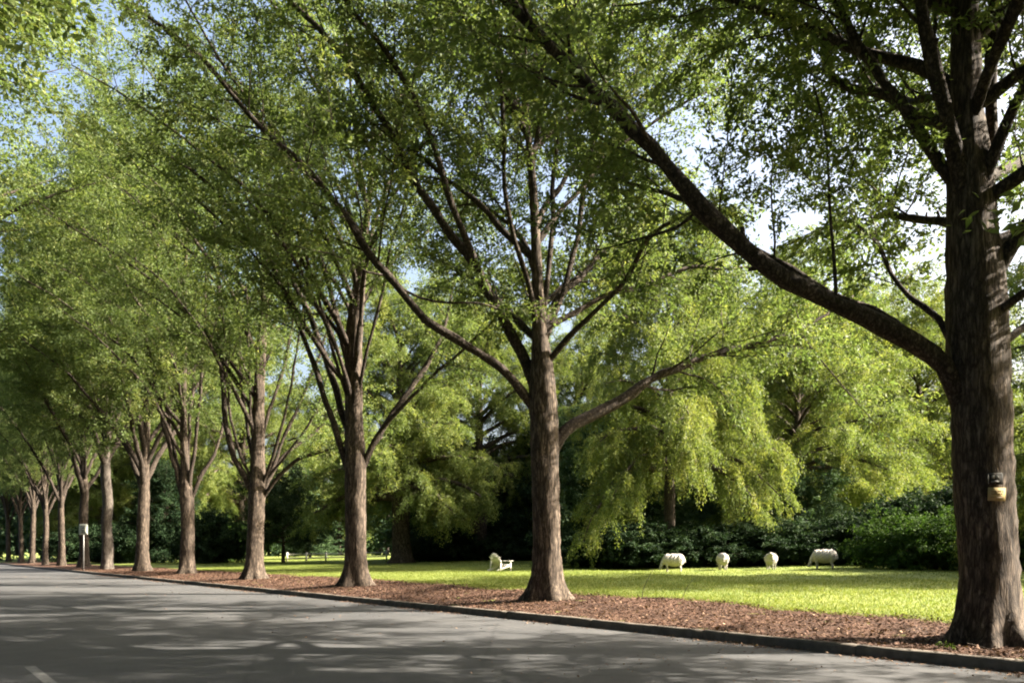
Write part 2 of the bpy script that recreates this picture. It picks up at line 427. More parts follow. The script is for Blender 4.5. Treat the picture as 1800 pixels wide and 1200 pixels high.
def avenue_tree(Z, base_px, trunk, limbs, extra, label, seed, leafpar, pr, tint0=.45, twigs=False):
    """an avenue tree whose trunk and main limbs follow measured points; limbs: (points (x, y, depth offset), width0, width1)"""
    rng = np.random.default_rng(seed)
    P = []; rad = []
    for (x, y, w) in trunk:
        P.append(px(x, y, Z)); rad.append(w / 2 * Z / F * (.80 if Z > 15 else .84))
    P = np.array(P); bx, by = P[0][0], Z
    g = gz(bx, by); P[0][2] = g - .12
    PR = catmull(np.column_stack([P, rad]), .16); P4 = PR[:, :3]; r4 = PR[:, 3]
    base = np.array([bx, by, g])
    root = thing('willow_oak', label, 'tree', tuple(base), 0, 'oaks in a row along the kerb')
    acc = Acc(); trunk_mesh(acc, P4, r4, rng, flare=pr.get('flare', .95), flare_h=.38)
    tw = Twigs()
    # leader above the first fork carries side branches too
    top = P[-5:]; 
    la = Acc(); grow(la, tw, top, .02, .01, rng, dict(pr, start=.1, sides=4))
    link('trunk', acc.mesh('trunk', M['bark'], base), root)
    for (pts, w0, w1, *st) in limbs:
        a = Acc()
        q = np.array([px(x, y, Z + dz) for (x, y, dz) in pts])
        grow(a, tw, q, w0 / 2 * Z / F * (.66 if w0 < 50 else .55), w1 / 2 * Z / F * .8, rng, dict(pr, start=st[0] if st else .40))
        link('limb', a.mesh('limb', M['bark_limb'], base), root)
    zs = P4[:, 2]
    for (h, az, e0, e1, L, r0) in extra:
        k = int(np.searchsorted(zs, g + h)); k = min(k, len(P4) - 1)
        a = Acc(); q = arc(P4[k], az, e0, e1, L, 7, rng)
        grow(a, tw, q, r0 * .8, .013, rng, pr)
        link('limb', a.mesh('limb', M['bark_limb'], base), root)
    if twigs: twig_wood(la, tw, .12)
    link('branchlets', la.mesh('branchlets', M['bark_limb'], base), root)
    link('crown', leaf_mesh('crown', tw, rng, M['leaf'], off=base, tint0=tint0, **leafpar), root)
    return root, len(tw.S)

def free_tree(name, label, cat, loc, seed, H, Rc, trunk_h, r_trunk, nl, mat, leafpar, pr, bark='bark', e_lo=10, e_hi=75, fall=-25, group=None, stems=1, limb_parts=False, low_first=None, tint0=.45, lean=0, shape=.55):
    rng = np.random.default_rng(seed)
    root = thing(name, label, cat, loc, 0, group)
    acc = Acc(); tw = Twigs()
    hs = np.linspace(-.12, H * .93, 14)
    wob = np.cumsum(rng.normal(0, .05, (14, 2)), axis=0) * (H / 20)
    P = np.column_stack([wob[:, 0] + lean * hs, wob[:, 1], hs]); P[0, :2] = 0
    rad = r_trunk * np.interp(hs / H, [0, trunk_h / H, trunk_h / H + .12, 1], [1, .92, .6, .04])
    PR = catmull(np.column_stack([P, rad]), .3)
    trunk_mesh(acc, PR[:, :3], PR[:, 3], rng, sides=20, flare=.8 if r_trunk > .25 else .3, flare_h=.5)
    az = rng.uniform(0, 6.28)
    for i in range(nl):
        f = (i + .3) / nl
        h = trunk_h + (H * .88 - trunk_h) * f ** 1.25
        az += 2.4 + rng.normal(0, .25)
        k = int(np.searchsorted(PR[:, 2], h)); k = min(k, len(PR) - 1)
        # length so that the crown is a rounded dome
        reach = Rc * (1 - max(0, f - .25) ** 1.6 * shape * 1.5) * rng.uniform(.8, 1.12)
        e0 = e_lo + (e_hi - e_lo) * f; e1 = e0 + fall * (1 - f * .5)
        L = max(1.2, reach / max(.35, math.cos(R((e0 + e1) / 2))))
        L = min(L, Rc * 1.5)
        a = Acc() if limb_parts else acc
        q = arc(PR[k, :3], az, e0, e1, L, 6, rng)
        grow(a, tw, q, max(.03, PR[k, 3] * .6), .012, rng, pr)
        if limb_parts: link('limb', a.mesh('limb', M['bark_limb']), root)
    link('trunk', acc.mesh('trunk', M[bark]), root)
    link('crown', leaf_mesh('crown', tw, rng, M[mat], tint0=tint0, **leafpar), root)
    return root

def bush(name, label, cat, loc, seed, H, Rc, mat, leafpar, pr, nst=9, group=None, tint0=.45):
    rng = np.random.default_rng(seed)
    root = thing(name, label, cat, loc, 0, group)
    acc = Acc(); tw = Twigs()
    for i in range(nst):
        az = i * 2.4 + rng.normal(0, .3); f = (i + .5) / nst
        e = 85 - 62 * f
        L = (H * .92) * (1 - f) + Rc * 1.05 * f
        q = arc((rng.normal(0, .12), rng.normal(0, .12), -.1), az, e + 8, e - 12, L, 6, rng)
        grow(acc, tw, q, .05 * H / 4, .012, rng, dict(pr, start=.08))
    link('stems', acc.mesh('stems', M['bark']), root)
    link('crown', leaf_mesh('crown', tw, rng, M[mat], tint0=tint0, **leafpar), root)
    return root
# ------------------------------------------------------------------ ground
def strip_sheet(name, us, vs, zfun, mat, kind='structure', smooth=True):
    U, Vv = np.meshgrid(us, vs, indexing='ij')
    X, Y = xy(U, Vv); Zz = zfun(U, Vv)
    n, m = U.shape
    V = np.stack([X, Y, Zz], -1).reshape(-1, 3)
    i = np.arange(n - 1)[:, None] * m; j = np.arange(m - 1)[None, :]
    Q = np.stack([i + j, i + j + 1, i + m + j + 1, i + m + j], -1).reshape(-1, 4)[:, ::-1]
    o = link(name, mesh_np(name, V, Q, mat, smooth=smooth)); o['kind'] = kind
    return o
us = np.concatenate([np.linspace(-400, -40, 20), np.linspace(-38, 120, 180), np.linspace(125, 900, 40)])
vs = np.concatenate([[-600, -200, -60], [-ROAD_W - .13, -ROAD_W - .1, -8, -.01, .07, .10, .17], np.linspace(.6, 30, 60), np.linspace(31, 80, 30), [100, 150, 250, 500, 900]])
strip_sheet('lawn', us, vs, ground_z, M['lawn'])
strip_sheet('road', np.linspace(-300, 700, 60), np.array([-ROAD_W, -10, -5, -.0]), lambda u, v: 0 * u, M['asphalt'])
rng0 = np.random.default_rng(5)
# mulch bed with an uneven lawn edge
um = np.linspace(-30, 130, 640)
edge = 4.9 + .35 * np.sin(um * .35) + .22 * np.sin(um * 1.1 + 1) + .12 * np.sin(um * 2.9) + rng0.normal(0, .07, len(um)) + np.interp(um, [0, 25, 60], [-.25, .5, 1.0])
def edge_at(u): return np.interp(u, um, edge)
tt = np.linspace(0, 1, 16)
U = np.repeat(um[:, None], 16, 1); Vm = .165 + (edge[:, None] - .165) * tt[None, :]
X, Y = xy(U, Vm); Zm = ground_z(U, Vm) + .014 + rng0.normal(0, .008, U.shape) - .02 * (tt[None, :] > .99)
i = np.arange(len(um) - 1)[:, None] * 16; j = np.arange(15)[None, :]
Q = np.stack([i + j, i + j + 1, i + 16 + j + 1, i + 16 + j], -1).reshape(-1, 4)[:, ::-1]
o = link('mulch_bed', mesh_np('mulch_bed', np.stack([X, Y, Zm], -1).reshape(-1, 3), Q, M['mulch'])); o['kind'] = 'structure'

def kerb(name, v0, sgn):
    prof = np.array([[0, -.08], [.0, .115], [.012, .148], [.04, .165], [.165, .168], [.165, -.08]])
    acc = Acc(); rk = np.random.default_rng(9)
    u0 = -120.0
    while u0 < 420:
        ln = 3.05 if u0 < 130 else 24
        uu = np.linspace(u0, u0 + ln - .018, 9); dz = rk.normal(0, .004); dv = rk.normal(0, .003)
        V = []
        for a_, b_ in prof:
            ch = rk.normal(0, .004, len(uu)) * (b_ > .1)
            x, y = xy(uu, np.full_like(uu, v0 + sgn * (a_ + dv)) + ch * .6); V.append(np.stack([x, y, b_ + ch + (dz if b_ > 0 else 0)], -1))
        V = np.stack(V, 1); n, m = len(uu), len(prof)
        i = np.arange(n - 1)[:, None] * m; j = np.arange(m - 1)[None, :]
        Q = np.stack([i + j, i + j + 1, i + m + j + 1, i + m + j], -1).reshape(-1, 4)
        if sgn > 0: Q = Q[:, ::-1]
        e = (n - 1) * m
        acc.add(V.reshape(-1, 3), np.vstack([Q, [[0, 1, 2, 5], [2, 3, 4, 5], [e, e + 5, e + 2, e + 1], [e + 2, e + 5, e + 4, e + 3]]]))
        u0 += ln
    o = link(name, acc.mesh(name, M['kerb'], smooth=False)); o['kind'] = 'structure'
kerb('kerb', 0.0, 1); kerb('kerb_far', -ROAD_W, -1)
# the worn centre dash, 4 mm above the asphalt
a = px(52, 1170, 11.5); b_ = (px(52, 1170, 11.5) + np.array([1.86, -2.36, 0]))
ua, va = uv(a[0], a[1])
strip_sheet('lane_marking', np.linspace(ua - 3.0, ua, 8), np.array([va - .07, va + .07]), lambda u, v: 0 * u + .004, M['paint'])

# ------------------------------------------------------------------ avenue trees
AV = dict(start=.26, maxsec=3.8, sstep=.35, tstep=.24, up=.14, curve=-.02, twig=1.0)
LP0 = dict(lpm=64, ln=.135, wr=.40, spread=.10, droop=.10, hang=.22)
LP1 = dict(lpm=50, ln=.14, wr=.42, spread=.12, droop=.10, hang=.22)
LP2 = dict(lpm=42, ln=.16, wr=.42, spread=.14, droop=.10, hang=.22)
PI = math.pi
t0, n0 = avenue_tree(13.5, None,
    [(1738, 1128, 108), (1736, 1000, 104), (1731, 900, 110), (1725, 780, 112), (1721, 680, 112), (1715, 560, 116), (1712, 480, 108), (1707, 400, 96), (1703, 300, 86), (1699, 200, 62), (1697, 100, 56), (1695, 0, 50), (1692, -200, 42), (1690, -450, 28), (1690, -750, 8)],
    [([(1712, 800, 0), (1692, 725, 0), (1672, 672, -.05), (1640, 625, -.1), (1560, 575, -.2), (1450, 530, -.3), (1380, 490, -.4), (1310, 430, -.5), (1230, 365, -.6), (1170, 290, -.7), (1110, 220, -.8), (1040, 150, -.9), (960, 75, -1), (890, 0, -1.1), (790, -110, -1.2), (690, -220, -1.3)], 56, 18, .55),
     ([(1655, 640, .05), (1600, 592, .15), (1530, 545, .4), (1460, 515, .5), (1390, 480, .7), (1290, 420, 1), (1200, 350, 1.6), (1120, 330, 2.4), (1040, 300, 3.2)], 30, 6),
     ([(1690, 640, .2), (1650, 560, .5), (1600, 525, .8), (1568, 485, 1.2), (1545, 430, 1.6), (1500, 390, 2.2)], 20, 5),
     ([(1690, 340, 0), (1650, 285, .1), (1610, 220, .2), (1560, 145, .3), (1510, 80, .4), (1465, 0, .5), (1400, -120, .8), (1340, -250, 1.2)], 34, 10),
     ([(1700, 380, -.1), (1682, 280, -.2), (1660, 190, -.3), (1636, 90, -.4), (1618, 0, -.5), (1590, -150, -.7), (1560, -350, -1)], 56, 14),
     ([(1722, 330, .1), (1742, 240, .2), (1746, 100, .3), (1752, 0, .4), (1765, -150, .6), (1790, -350, 1)], 34, 10),
     ([(1725, 330, -.2), (1765, 225, -.4), (1800, 150, -.6), (1850, 40, -.9), (1930, -120, -1.4)], 34, 10),
     ([(1730, 520, 0), (1775, 430, -.2), (1820, 370, -.3), (1900, 290, -.6), (2020, 200, -1)], 46, 12),
     ([(1740, 560, -.2), (1785, 525, -.5), (1860, 480, -.8), (2000, 420, -1.2)], 24, 8),
     ([(1745, 620, .2), (1795, 578, .5), (1870, 540, 1), (2000, 500, 1.8)], 24, 8),
     ([(1470, 530, -.2), (1466, 450, -.1), (1458, 350, 0), (1452, 250, .1), (1430, 150, .2)], 10, 4),
     ([(1230, 365, -.6), (1190, 400, -.4), (1120, 420, 0), (1050, 440, .3)], 9, 3)],
    [(8.5, R(95), 40, 25, 9.0, .15), (10, R(60), 45, 30, 8.5, .14), (9.2, R(130), 42, 22, 9.5, .15), (11, R(-100), 55, 40, 8, .13), (12, R(-60), 55, 38, 7.5, .13), (12.5, R(170), 55, 35, 8, .12), (13, R(110), 60, 40, 7.5, .12), (14, R(20), 55, 40, 7, .11), (15, R(-140), 60, 40, 7, .10), (10.5, R(155), 45, 25, 8.5, .12), (7.0, R(84), 30, 6, 9, .13), (6.5, R(5), 22, 0, 9, .16), (7.2, R(-40), 25, 2, 9, .15), (7.8, R(48), 26, 5, 8.5, .15), (8.8, R(-15), 30, 8, 9, .14), (10, R(30), 34, 12, 8, .13), (8.5, R(-85), 48, 25, 8, .13), (9, R(75), 38, 16, 10, .13), (10.5, R(110), 44, 20, 10, .13), (12, R(90), 50, 26, 9.5, .12), (13.5, R(65), 52, 30, 9, .12), (14.5, R(140), 56, 32, 9, .11), (11.5, R(45), 46, 24, 9, .12), (16, R(100), 60, 38, 8, .10), (17, R(60), 62, 40, 8, .10), (10, R(-20), 40, 14, 9, .13), (12, R(-50), 46, 20, 9, .12), (11, R(0), 42, 18, 9, .12)],
    'thick dark oak with two small plaques nailed to its trunk, nearest to the camera', 11, LP0, AV, twigs=True)
t1, n1 = avenue_tree(22.5, None,
    [(960, 1052, 62), (960, 950, 58), (958, 850, 59), (956, 760, 61), (953, 690, 60), (952, 640, 48), (948, 590, 34), (945, 520, 27), (942, 440, 22), (937, 340, 18), (928, 240, 14), (915, 120, 11), (905, -20, 9), (900, -250, 4)],
    [([(940, 720, 0), (915, 685, -.2), (880, 648, -.4), (800, 595, -.8), (745, 560, -1.1), (700, 505, -1.4), (650, 440, -1.7), (600, 370, -2), (540, 300, -2.4), (460, 225, -2.9), (395, 150, -3.3), (330, 80, -3.8), (260, 30, -4.2)], 26, 6),
     ([(942, 690, .1), (925, 640, .2), (880, 555, .3), (840, 480, .4), (790, 410, .5), (735, 330, .6), (690, 240, .7), (630, 140, .8), (560, 50, 1), (490, -20, 1.2), (420, -110, 1.5)], 30, 8),
     ([(850, 495, .4), (815, 410, 0), (785, 330, -.3), (760, 240, -.6), (730, 180, -.8), (690, 110, -1.1), (630, 30, -1.5), (580, -50, -2), (520, -150, -2.6)], 19, 6),
     ([(948, 600, 0), (930, 500, -.4), (905, 420, -.8), (890, 330, -1.2), (885, 230, -1.8), (880, 100, -2.4), (860, -20, -3)], 14, 5),
     ([(958, 600, .3), (985, 520, .5), (1010, 440, .8), (1025, 340, 1.1), (1040, 250, 1.4), (1062, 130, 1.9), (1080, 0, 2.4), (1090, -120, 3)], 17, 5),
     ([(960, 640, 0), (1010, 580, -.4), (1060, 535, -.8), (1100, 490, -1.2), (1140, 415, -1.8), (1195, 385, -2.4), (1270, 350, -3.2)], 17, 5),
     ([(968, 800, 0), (985, 768, .1), (1010, 745, .2), (1080, 710, .4), (1150, 665, .7), (1230, 630, 1), (1330, 605, 1.4), (1420, 570, 1.8), (1500, 520, 2.2)], 34, 5, .3),
     ([(955, 560, .2), (967, 440, .7), (974, 300, 1.2), (985, 180, 1.8), (990, 40, 2.4), (1000, -100, 3)], 15, 5),
     ([(1400, 580, 1.8), (1450, 640, 1.9), (1500, 700, 2.0), (1540, 745, 2.1)], 5, 2),
     ([(690, 500, -1.5), (760, 530, -1.2), (840, 532, -.9), (880, 545, -.6)], 6, 4)],
    [(6.6, R(90), 45, 25, 9, .15), (7.2, R(130), 42, 25, 9, .14), (7.6, R(50), 48, 25, 9, .14), (9.5, R(160), 52, 28, 9, .12), (10, R(15), 52, 30, 8.5, .12), (13.5, R(-90), 66, 45, 6, .10), (12, R(80), 60, 40, 8, .11), (13, R(-170), 60, 35, 8, .10), (14, R(-20), 62, 40, 7, .10), (15.5, R(120), 65, 40, 6, .09), (16, R(-120), 65, 40, 6, .09), (7.5, R(22), 32, 8, 10, .12), (8.2, R(75), 36, 14, 10, .12), (9, R(110), 42, 20, 10, .12), (10.5, R(60), 46, 26, 10, .12), (11.2, R(95), 50, 28, 10, .11), (12.5, R(30), 52, 30, 9, .11), (13.5, R(125), 55, 34, 9, .10), (14.5, R(70), 58, 38, 8.5, .10), (13, R(-150), 54, 34, 10, .12), (15, R(170), 60, 38, 9, .10)],
    'tall oak with one limb reaching low right, just right of the white garden chair', 12, LP1, AV, twigs=True)
t2, n2 = avenue_tree(31.5, None,
    [(625, 1028, 45), (625, 950, 43), (625, 850, 45), (624, 800, 45), (622, 740, 39), (622, 650, 37), (622, 600, 36), (626, 540, 33), (633, 490, 26), (640, 430, 17), (650, 330, 12), (655, 200, 8), (655, 50, 4)],
    [([(612, 830, 0), (598, 780, -.1), (578, 720, -.2), (547, 625, -.4), (522, 560, -.7), (495, 500, -1), (460, 430, -1.5), (410, 370, -2.2), (350, 310, -3), (280, 260, -4)], 17, 5),
     ([(614, 760, .1), (603, 730, .2), (575, 640, .5), (545, 560, .8), (515, 490, 1.1), (500, 420, 1.4), (490, 320, 1.8), (470, 200, 2.4)], 18, 5),
     ([(634, 830, 0), (650, 795, .1), (680, 740, .3), (728, 675, .7), (762, 620, 1), (785, 560, 1.4), (800, 480, 2)], 18, 5),
     ([(640, 810, 0), (662, 768, -.3), (700, 722, -.7), (765, 655, -1.2), (830, 600, -1.8), (890, 540, -2.6)], 12, 4),
     ([(617, 660, 0), (600, 590, -.3), (580, 510, -.6), (560, 420, -1), (545, 320, -1.6), (530, 200, -2.2)], 16, 5),
     ([(628, 700, 0), (645, 620, -.5), (668, 530, -1), (690, 430, -1.5), (720, 320, -2.2)], 10, 4),
     ([(618, 720, 0), (592, 640, -.6), (566, 540, -1.2), (538, 450, -1.9), (500, 350, -2.7)], 9, 4),
     ([(632, 560, 0), (642, 480, .3), (655, 400, .7), (690, 300, 1.2), (720, 180, 1.8), (740, 50, 2.4)], 14, 5)],
    # generated fan
    [(6.8, R(-110), 62, 26, 10, .14), (7.4, R(-150), 60, 24, 11, .14), (8, R(-70), 64, 28, 10, .13), (8.6, R(175), 62, 26, 10.5, .13), (9.5, R(90), 64, 28, 9, .12), (10, R(130), 56, 30, 9, .12), (10.5, R(40), 58, 32, 9, .12), (11.5, R(-130), 61, 30, 10, .12), (12.5, R(-30), 62, 34, 9, .11), (13.5, R(-170), 64, 34, 9, .10), (14.5, R(-90), 66, 36, 8.5, .10), (16, R(100), 68, 40, 8, .09), (17, R(0), 68, 40, 7.5, .09), (18, R(-140), 71, 42, 7, .08), (19, R(150), 72, 45, 6.5, .08), (9, R(-142), 54, 22, 13, .15), (11, R(-115), 51, 28, 12, .14), (13, R(-160), 54, 28, 12, .13), (15, R(-130), 58, 34, 11, .12), (17, R(-160), 64, 40, 9, .10)],
    'oak with a wide strip of bright sun down its trunk, third from the plaques', 13, LP1, dict(AV, sstep=.50, tstep=.27), twigs=False)
t3, n3 = avenue_tree(40.5, None,
    [(446, 1013, 36), (449, 930, 34), (452, 860, 36), (453, 800, 30), (455, 700, 24), (460, 600, 20), (466, 520, 16), (470, 440, 12), (475, 330, 8), (478, 200, 4)],
    [([(444, 868, 0), (428, 830, -.2), (403, 775, -.5), (392, 690, -.8), (386, 560, -1.2), (380, 440, -1.8), (370, 320, -2.6)], 17, 5),
     ([(462, 868, 0), (478, 825, .2), (502, 760, .5), (530, 700, .9), (560, 625, 1.4), (590, 540, 2)], 12, 4),
     ([(464, 872, 0), (490, 835, -.3), (522, 808, -.7), (580, 790, -1.3), (640, 760, -2)], 11, 4),
     ([(463, 860, 0), (500, 800, .6), (545, 765, 1.2), (592, 720, 2), (640, 650, 3)], 10, 4),
     ([(450, 840, 0), (436, 760, .4), (425, 680, .8), (420, 560, 1.4), (415, 430, 2.2)], 10, 4),
     ([(446, 850, 0), (420, 790, -.5), (404, 720, -1), (396, 620, -1.6), (388, 500, -2.3)], 8, 3),
     ([(458, 860, 0), (484, 790, -.6), (505, 710, -1.1), (520, 620, -1.7), (535, 520, -2.3)], 9, 3),
     ([(452, 820, 0), (440, 720, -.4), (438, 620, -.8), (432, 500, -1.4)], 9, 3),
     ([(462, 850, 0), (510, 790, -.3), (552, 730, -.6), (575, 660, -1)], 8, 3),
     ([(454, 800, 0), (475, 720, .3), (500, 640, .8), (520, 540, 1.4), (535, 420, 2)], 10, 4)],
    [(7, R(-120), 60, 24, 11, .14), (7.8, R(-160), 60, 24, 11, .14), (8.4, R(-75), 62, 26, 10.5, .13), (9, R(165), 62, 26, 10.5, .13), (10, R(90), 56, 28, 9, .12), (11, R(-135), 60, 28, 10.5, .12), (12, R(40), 60, 32, 9, .11), (13, R(-40), 62, 34, 9, .11), (14, R(-175), 64, 32, 9.5, .10), (15, R(-100), 66, 36, 9, .10), (17, R(130), 68, 40, 8, .09), (18, R(-20), 68, 40, 8, .09), (19.5, R(-150), 71, 42, 7.5, .08), (21, R(60), 72, 45, 7, .08), (9, R(-142), 54, 22, 13, .15), (11, R(-115), 51, 28, 12, .14), (13, R(-160), 54, 28, 12, .13), (16, R(-130), 58, 34, 11, .12)],
    'oak whose many stems fan out low, between the sunstruck trunk and a slimmer oak', 14, LP2, dict(AV, sstep=.60, tstep=.28), twigs=False)
t4, n4 = avenue_tree(49.5, None,
    [(328, 1010, 28), (330, 930, 27), (328, 870, 28), (325, 820, 18), (322, 720, 14), (324, 600, 10), (326, 480, 7), (328, 350, 4)],
    [([(322, 878, 0), (310, 835, -.2), (288, 745, -.6), (268, 655, -1), (250, 540, -1.8), (235, 430, -2.6)], 12, 4),
     ([(324, 860, 0), (306, 790, .4), (290, 700, .8), (278, 600, 1.4), (270, 480, 2)], 10, 4),
     ([(336, 880, 0), (350, 845, .2), (376, 800, .5), (392, 740, .9), (410, 660, 1.5)], 11, 4),
     ([(331, 870, 0), (340, 800, -.3), (350, 720, -.6), (358, 600, -1.1), (362, 470, -1.8)], 11, 4),
     ([(327, 860, 0), (333, 760, .3), (340, 640, .8), (344, 500, 1.4)], 10, 4)],
    [(7, R(-120), 60, 24, 11, .14), (7.8, R(-165), 60, 24, 11, .14), (8.6, R(-80), 62, 26, 10, .13), (9.4, R(160), 62, 26, 10, .13), (10, R(90), 56, 28, 9, .12), (11, R(-140), 60, 28, 10, .12), (12, R(20), 60, 32, 9, .11), (14, R(-175), 64, 32, 9, .10), (15, R(-100), 66, 36, 9, .10), (17, R(130), 68, 40, 8, .09), (18, R(-20), 68, 40, 8, .09), (20, R(-150), 71, 42, 7, .08), (9, R(-142), 54, 22, 13, .15), (12, R(-115), 51, 28, 12, .14), (14, R(-160), 54, 28, 12, .13), (18, R(-130), 62, 38, 10, .11)],
    'slim oak splitting into straight upright stems, just right of a dark evergreen bush', 15, LP2, dict(AV, sstep=.62, tstep=.28), twigs=False)

# the rest of the row: three grown trees, copied down the avenue
ROWPR = dict(start=.26, maxsec=4.0, sstep=.47, tstep=.28, up=.14, curve=-.02)
ROWLP = dict(lpm=38, ln=.20, wr=.44, spread=.17, droop=.1, hang=.2)
def row_pos(k):
    Z = 13.5 + 9 * k; X = 8.05 - 7.07 * k
    return X, Z
row_px = {5: 250, 6: 187, 7: 147, 8: 108, 9: 80, 10: 57, 11: 37, 12: 15}
row_lab = {5: 'oak with a pale sunlit trunk and V shaped fork, left of a dark evergreen bush',
           6: 'grey oak trunk rising straight without a low fork, right of the white road sign',
           7: 'dark shaded oak trunk directly behind the white road sign',
           8: 'small far oak with a sunlit root flare, first trunk past the white road sign',
           9: 'thin dark far oak, second trunk past the white road sign',
           10: 'thin far oak with a sunlit patch under its fork, third past the road sign',
           11: 'thin dark far oak, fourth trunk past the white road sign',
           12: 'last far oak whose trunk shows whole at the end of the row'}
tmpl = []
for k, (sd, th, nl, rt) in {5: (31, 5.4, 20, .43), 6: (32, 8.5, 18, .42), 7: (33, 6.2, 20, .40)}.items():
    X, Z = row_pos(k); X = (row_px[k] - 900) / F * Z
    tmpl.append(free_tree('willow_oak', row_lab[k], 'tree', (X, Z, gz(X, Z)), sd, 27, 11, th, rt, nl + 6, 'leaf', ROWLP, ROWPR,
                          bark='bark_grey' if k == 6 else 'bark', e_lo=60, e_hi=83, fall=-30, group='oaks in a row along the kerb', tint0=.45, limb_parts=True))
for k in range(8, 13):
    X, Z = row_pos(k); X = (row_px[k] - 900) / F * Z
    dup(tmpl[(0, 2, 0, 2, 0)[k - 8]], (X, Z, gz(X, Z)), k * 1.9, (.76, .76, (.98 + .03 * (k % 3)) * (.9 if k % 2 else 1)), row_lab[k])
shade = free_tree('willow_oak', 'neighbouring oak outside the picture, next in the row past the oak with plaques', 'tree', (*row_pos(-1), gz(*row_pos(-1))), 37, 24, 9.3, 4.4, .5, 44, 'leaf', dict(ROWLP, lpm=42), ROWPR,
                  e_lo=12, e_hi=78, fall=-22, group='oaks in a row along the kerb', tint0=.45, limb_parts=True)  # unseen row oak, low dense crown shaped to shade the road
shade.rotation_euler = (0, 0, 2.2)
for k, lab in ((-2, 'second oak outside the picture on the right, two places before the plaques'), (-3, 'third oak outside the picture on the right, beside the kerb')):
    X, Z = row_pos(k)
    dup(shade, (X, Z, gz(X, Z)), k * 1.3, 1.0, lab)
# across the road: some hang into the top left, unseen ones block sky light
opp = []
for i, (Z, rz, sc, lab) in enumerate(((9.5, .4, 1.0, 'oak across the road, branches hanging in at the upper left corner'),
                                      (-2, 1.2, 1.0, 'oak across the road standing outside the picture beside the viewer'),
                                      (-14, 3.0, 1.0, 'oak across the road standing outside the picture behind the viewer'),
                                      (-27, 5.0, 1.0, 'oak across the road far behind the viewer, outside the picture'),
                                      (21, .4, 1.2, 'oak across the road, second whose branches show at the left edge'),
                                      (34, 2.1, 1.1, 'oak across the road, its crown closing the left edge of the canopy'),
                                      (48, 4.0, 1.1, 'another oak across the road, its crown far down the left edge'),
                                      (64, 5.2, 1.1, 'fourth oak across the road, near the end of the canopy'))):
    v = -16.4; X = (v - (Z - K0[1]) * N[1]) / N[0] + K0[0]
    dup(tmpl[i % 3], (X, Z, .15), rz, (sc * 1.15, sc * 1.15, sc), lab, 'oaks across the road')

# ------------------------------------------------------------------ trees and bushes beyond the lawn
def at(x, Z): X = (x - 900) / F * Z; return (X, Z, gz(X, Z))
BG = 'trees beyond the lawn'
HANG = dict(start=.2, maxsec=3.0, sstep=.42, tstep=.24, up=.0, curve=-.16, twig_up=-.35, tint_sd=.12)
HLP = dict(lpm=70, ln=.17, wr=.44, spread=.17, droop=.30, hang=.55)
lawn_oak = free_tree('lawn_oak', 'bright broad oak on the lawn with a thick flared trunk, left of the white chair', 'tree', at(707, 75), 41, 24, 10.5, 6.0, .85, 40, 'leaf_bright', HLP, HANG, bark='bark', e_lo=4, e_hi=70, fall=-48, group=BG, tint0=.5)
droop_oak = free_tree('drooping_oak', 'bright yellow green oak drooping behind the two right hand sheep', 'tree', at(1400, 66), 42, 21, 10.2, 6.0, .5, 42, 'leaf_bright', HLP, HANG, e_lo=6, e_hi=66, fall=-58, group=BG, tint0=.55)
bushes = 'dark bushes under the far trees'
DENSE = dict(start=.12, maxsec=2.4, sstep=.34, tstep=.22, up=.05, curve=-.05, tint_sd=.12)
DLP = dict(lpm=34, ln=.24, wr=.5, spread=.16, droop=.1, hang=.2)
dup(droop_oak, at(1175, 54), 2.2, (.74, .74, 1.04), 'yellow green oak drooping over the sheep that stands farthest left', BG)
dup(droop_oak, at(1620, 79), 4.1, (1.35, 1.35, 1.12), 'bright oak spray hanging beside the trunk with the plaques', BG)
dup(droop_oak, at(1300, 76), 3.4, (1.05, 1.05, 1.08), 'yellow green oak filling the gap behind the two middle sheep', BG)
dup(droop_oak, at(1490, 90), .3, (1.25, 1.25, 1.2), 'tall oak rising behind the sheep farthest right', BG)
dup(lawn_oak, at(845, 80), 1.2, 1.0, 'green oak filling the gap above the white garden chair', BG)
dup(lawn_oak, at(1010, 84), 3.0, .9, 'green oak behind the tall trunk in front of the garden chair', BG)
dup(lawn_oak, at(590, 150), 4.4, 1.1, 'broad pale oak far off over the white rail fence', BG)
dup(lawn_oak, at(300, 128), .7, 1.1, 'far pale oak seen behind the slim upright oak', BG)
dup(lawn_oak, at(425, 116), 5.1, 1.25, 'far pale oak seen between the vase shaped oak and the slim oak', BG)
dup(lawn_oak, at(235, 140), 3.9, 1.4, 'tall far oak seen over the V forked trunk', BG)
dup(lawn_oak, at(180, 125), 2.7, 1.0, 'far pale oak seen behind the grey straight trunk', BG)
dup(droop_oak, (29, 33, gz(29, 33)), 1.0, .9, 'oak standing outside the picture on the right, shading the lawn', BG)

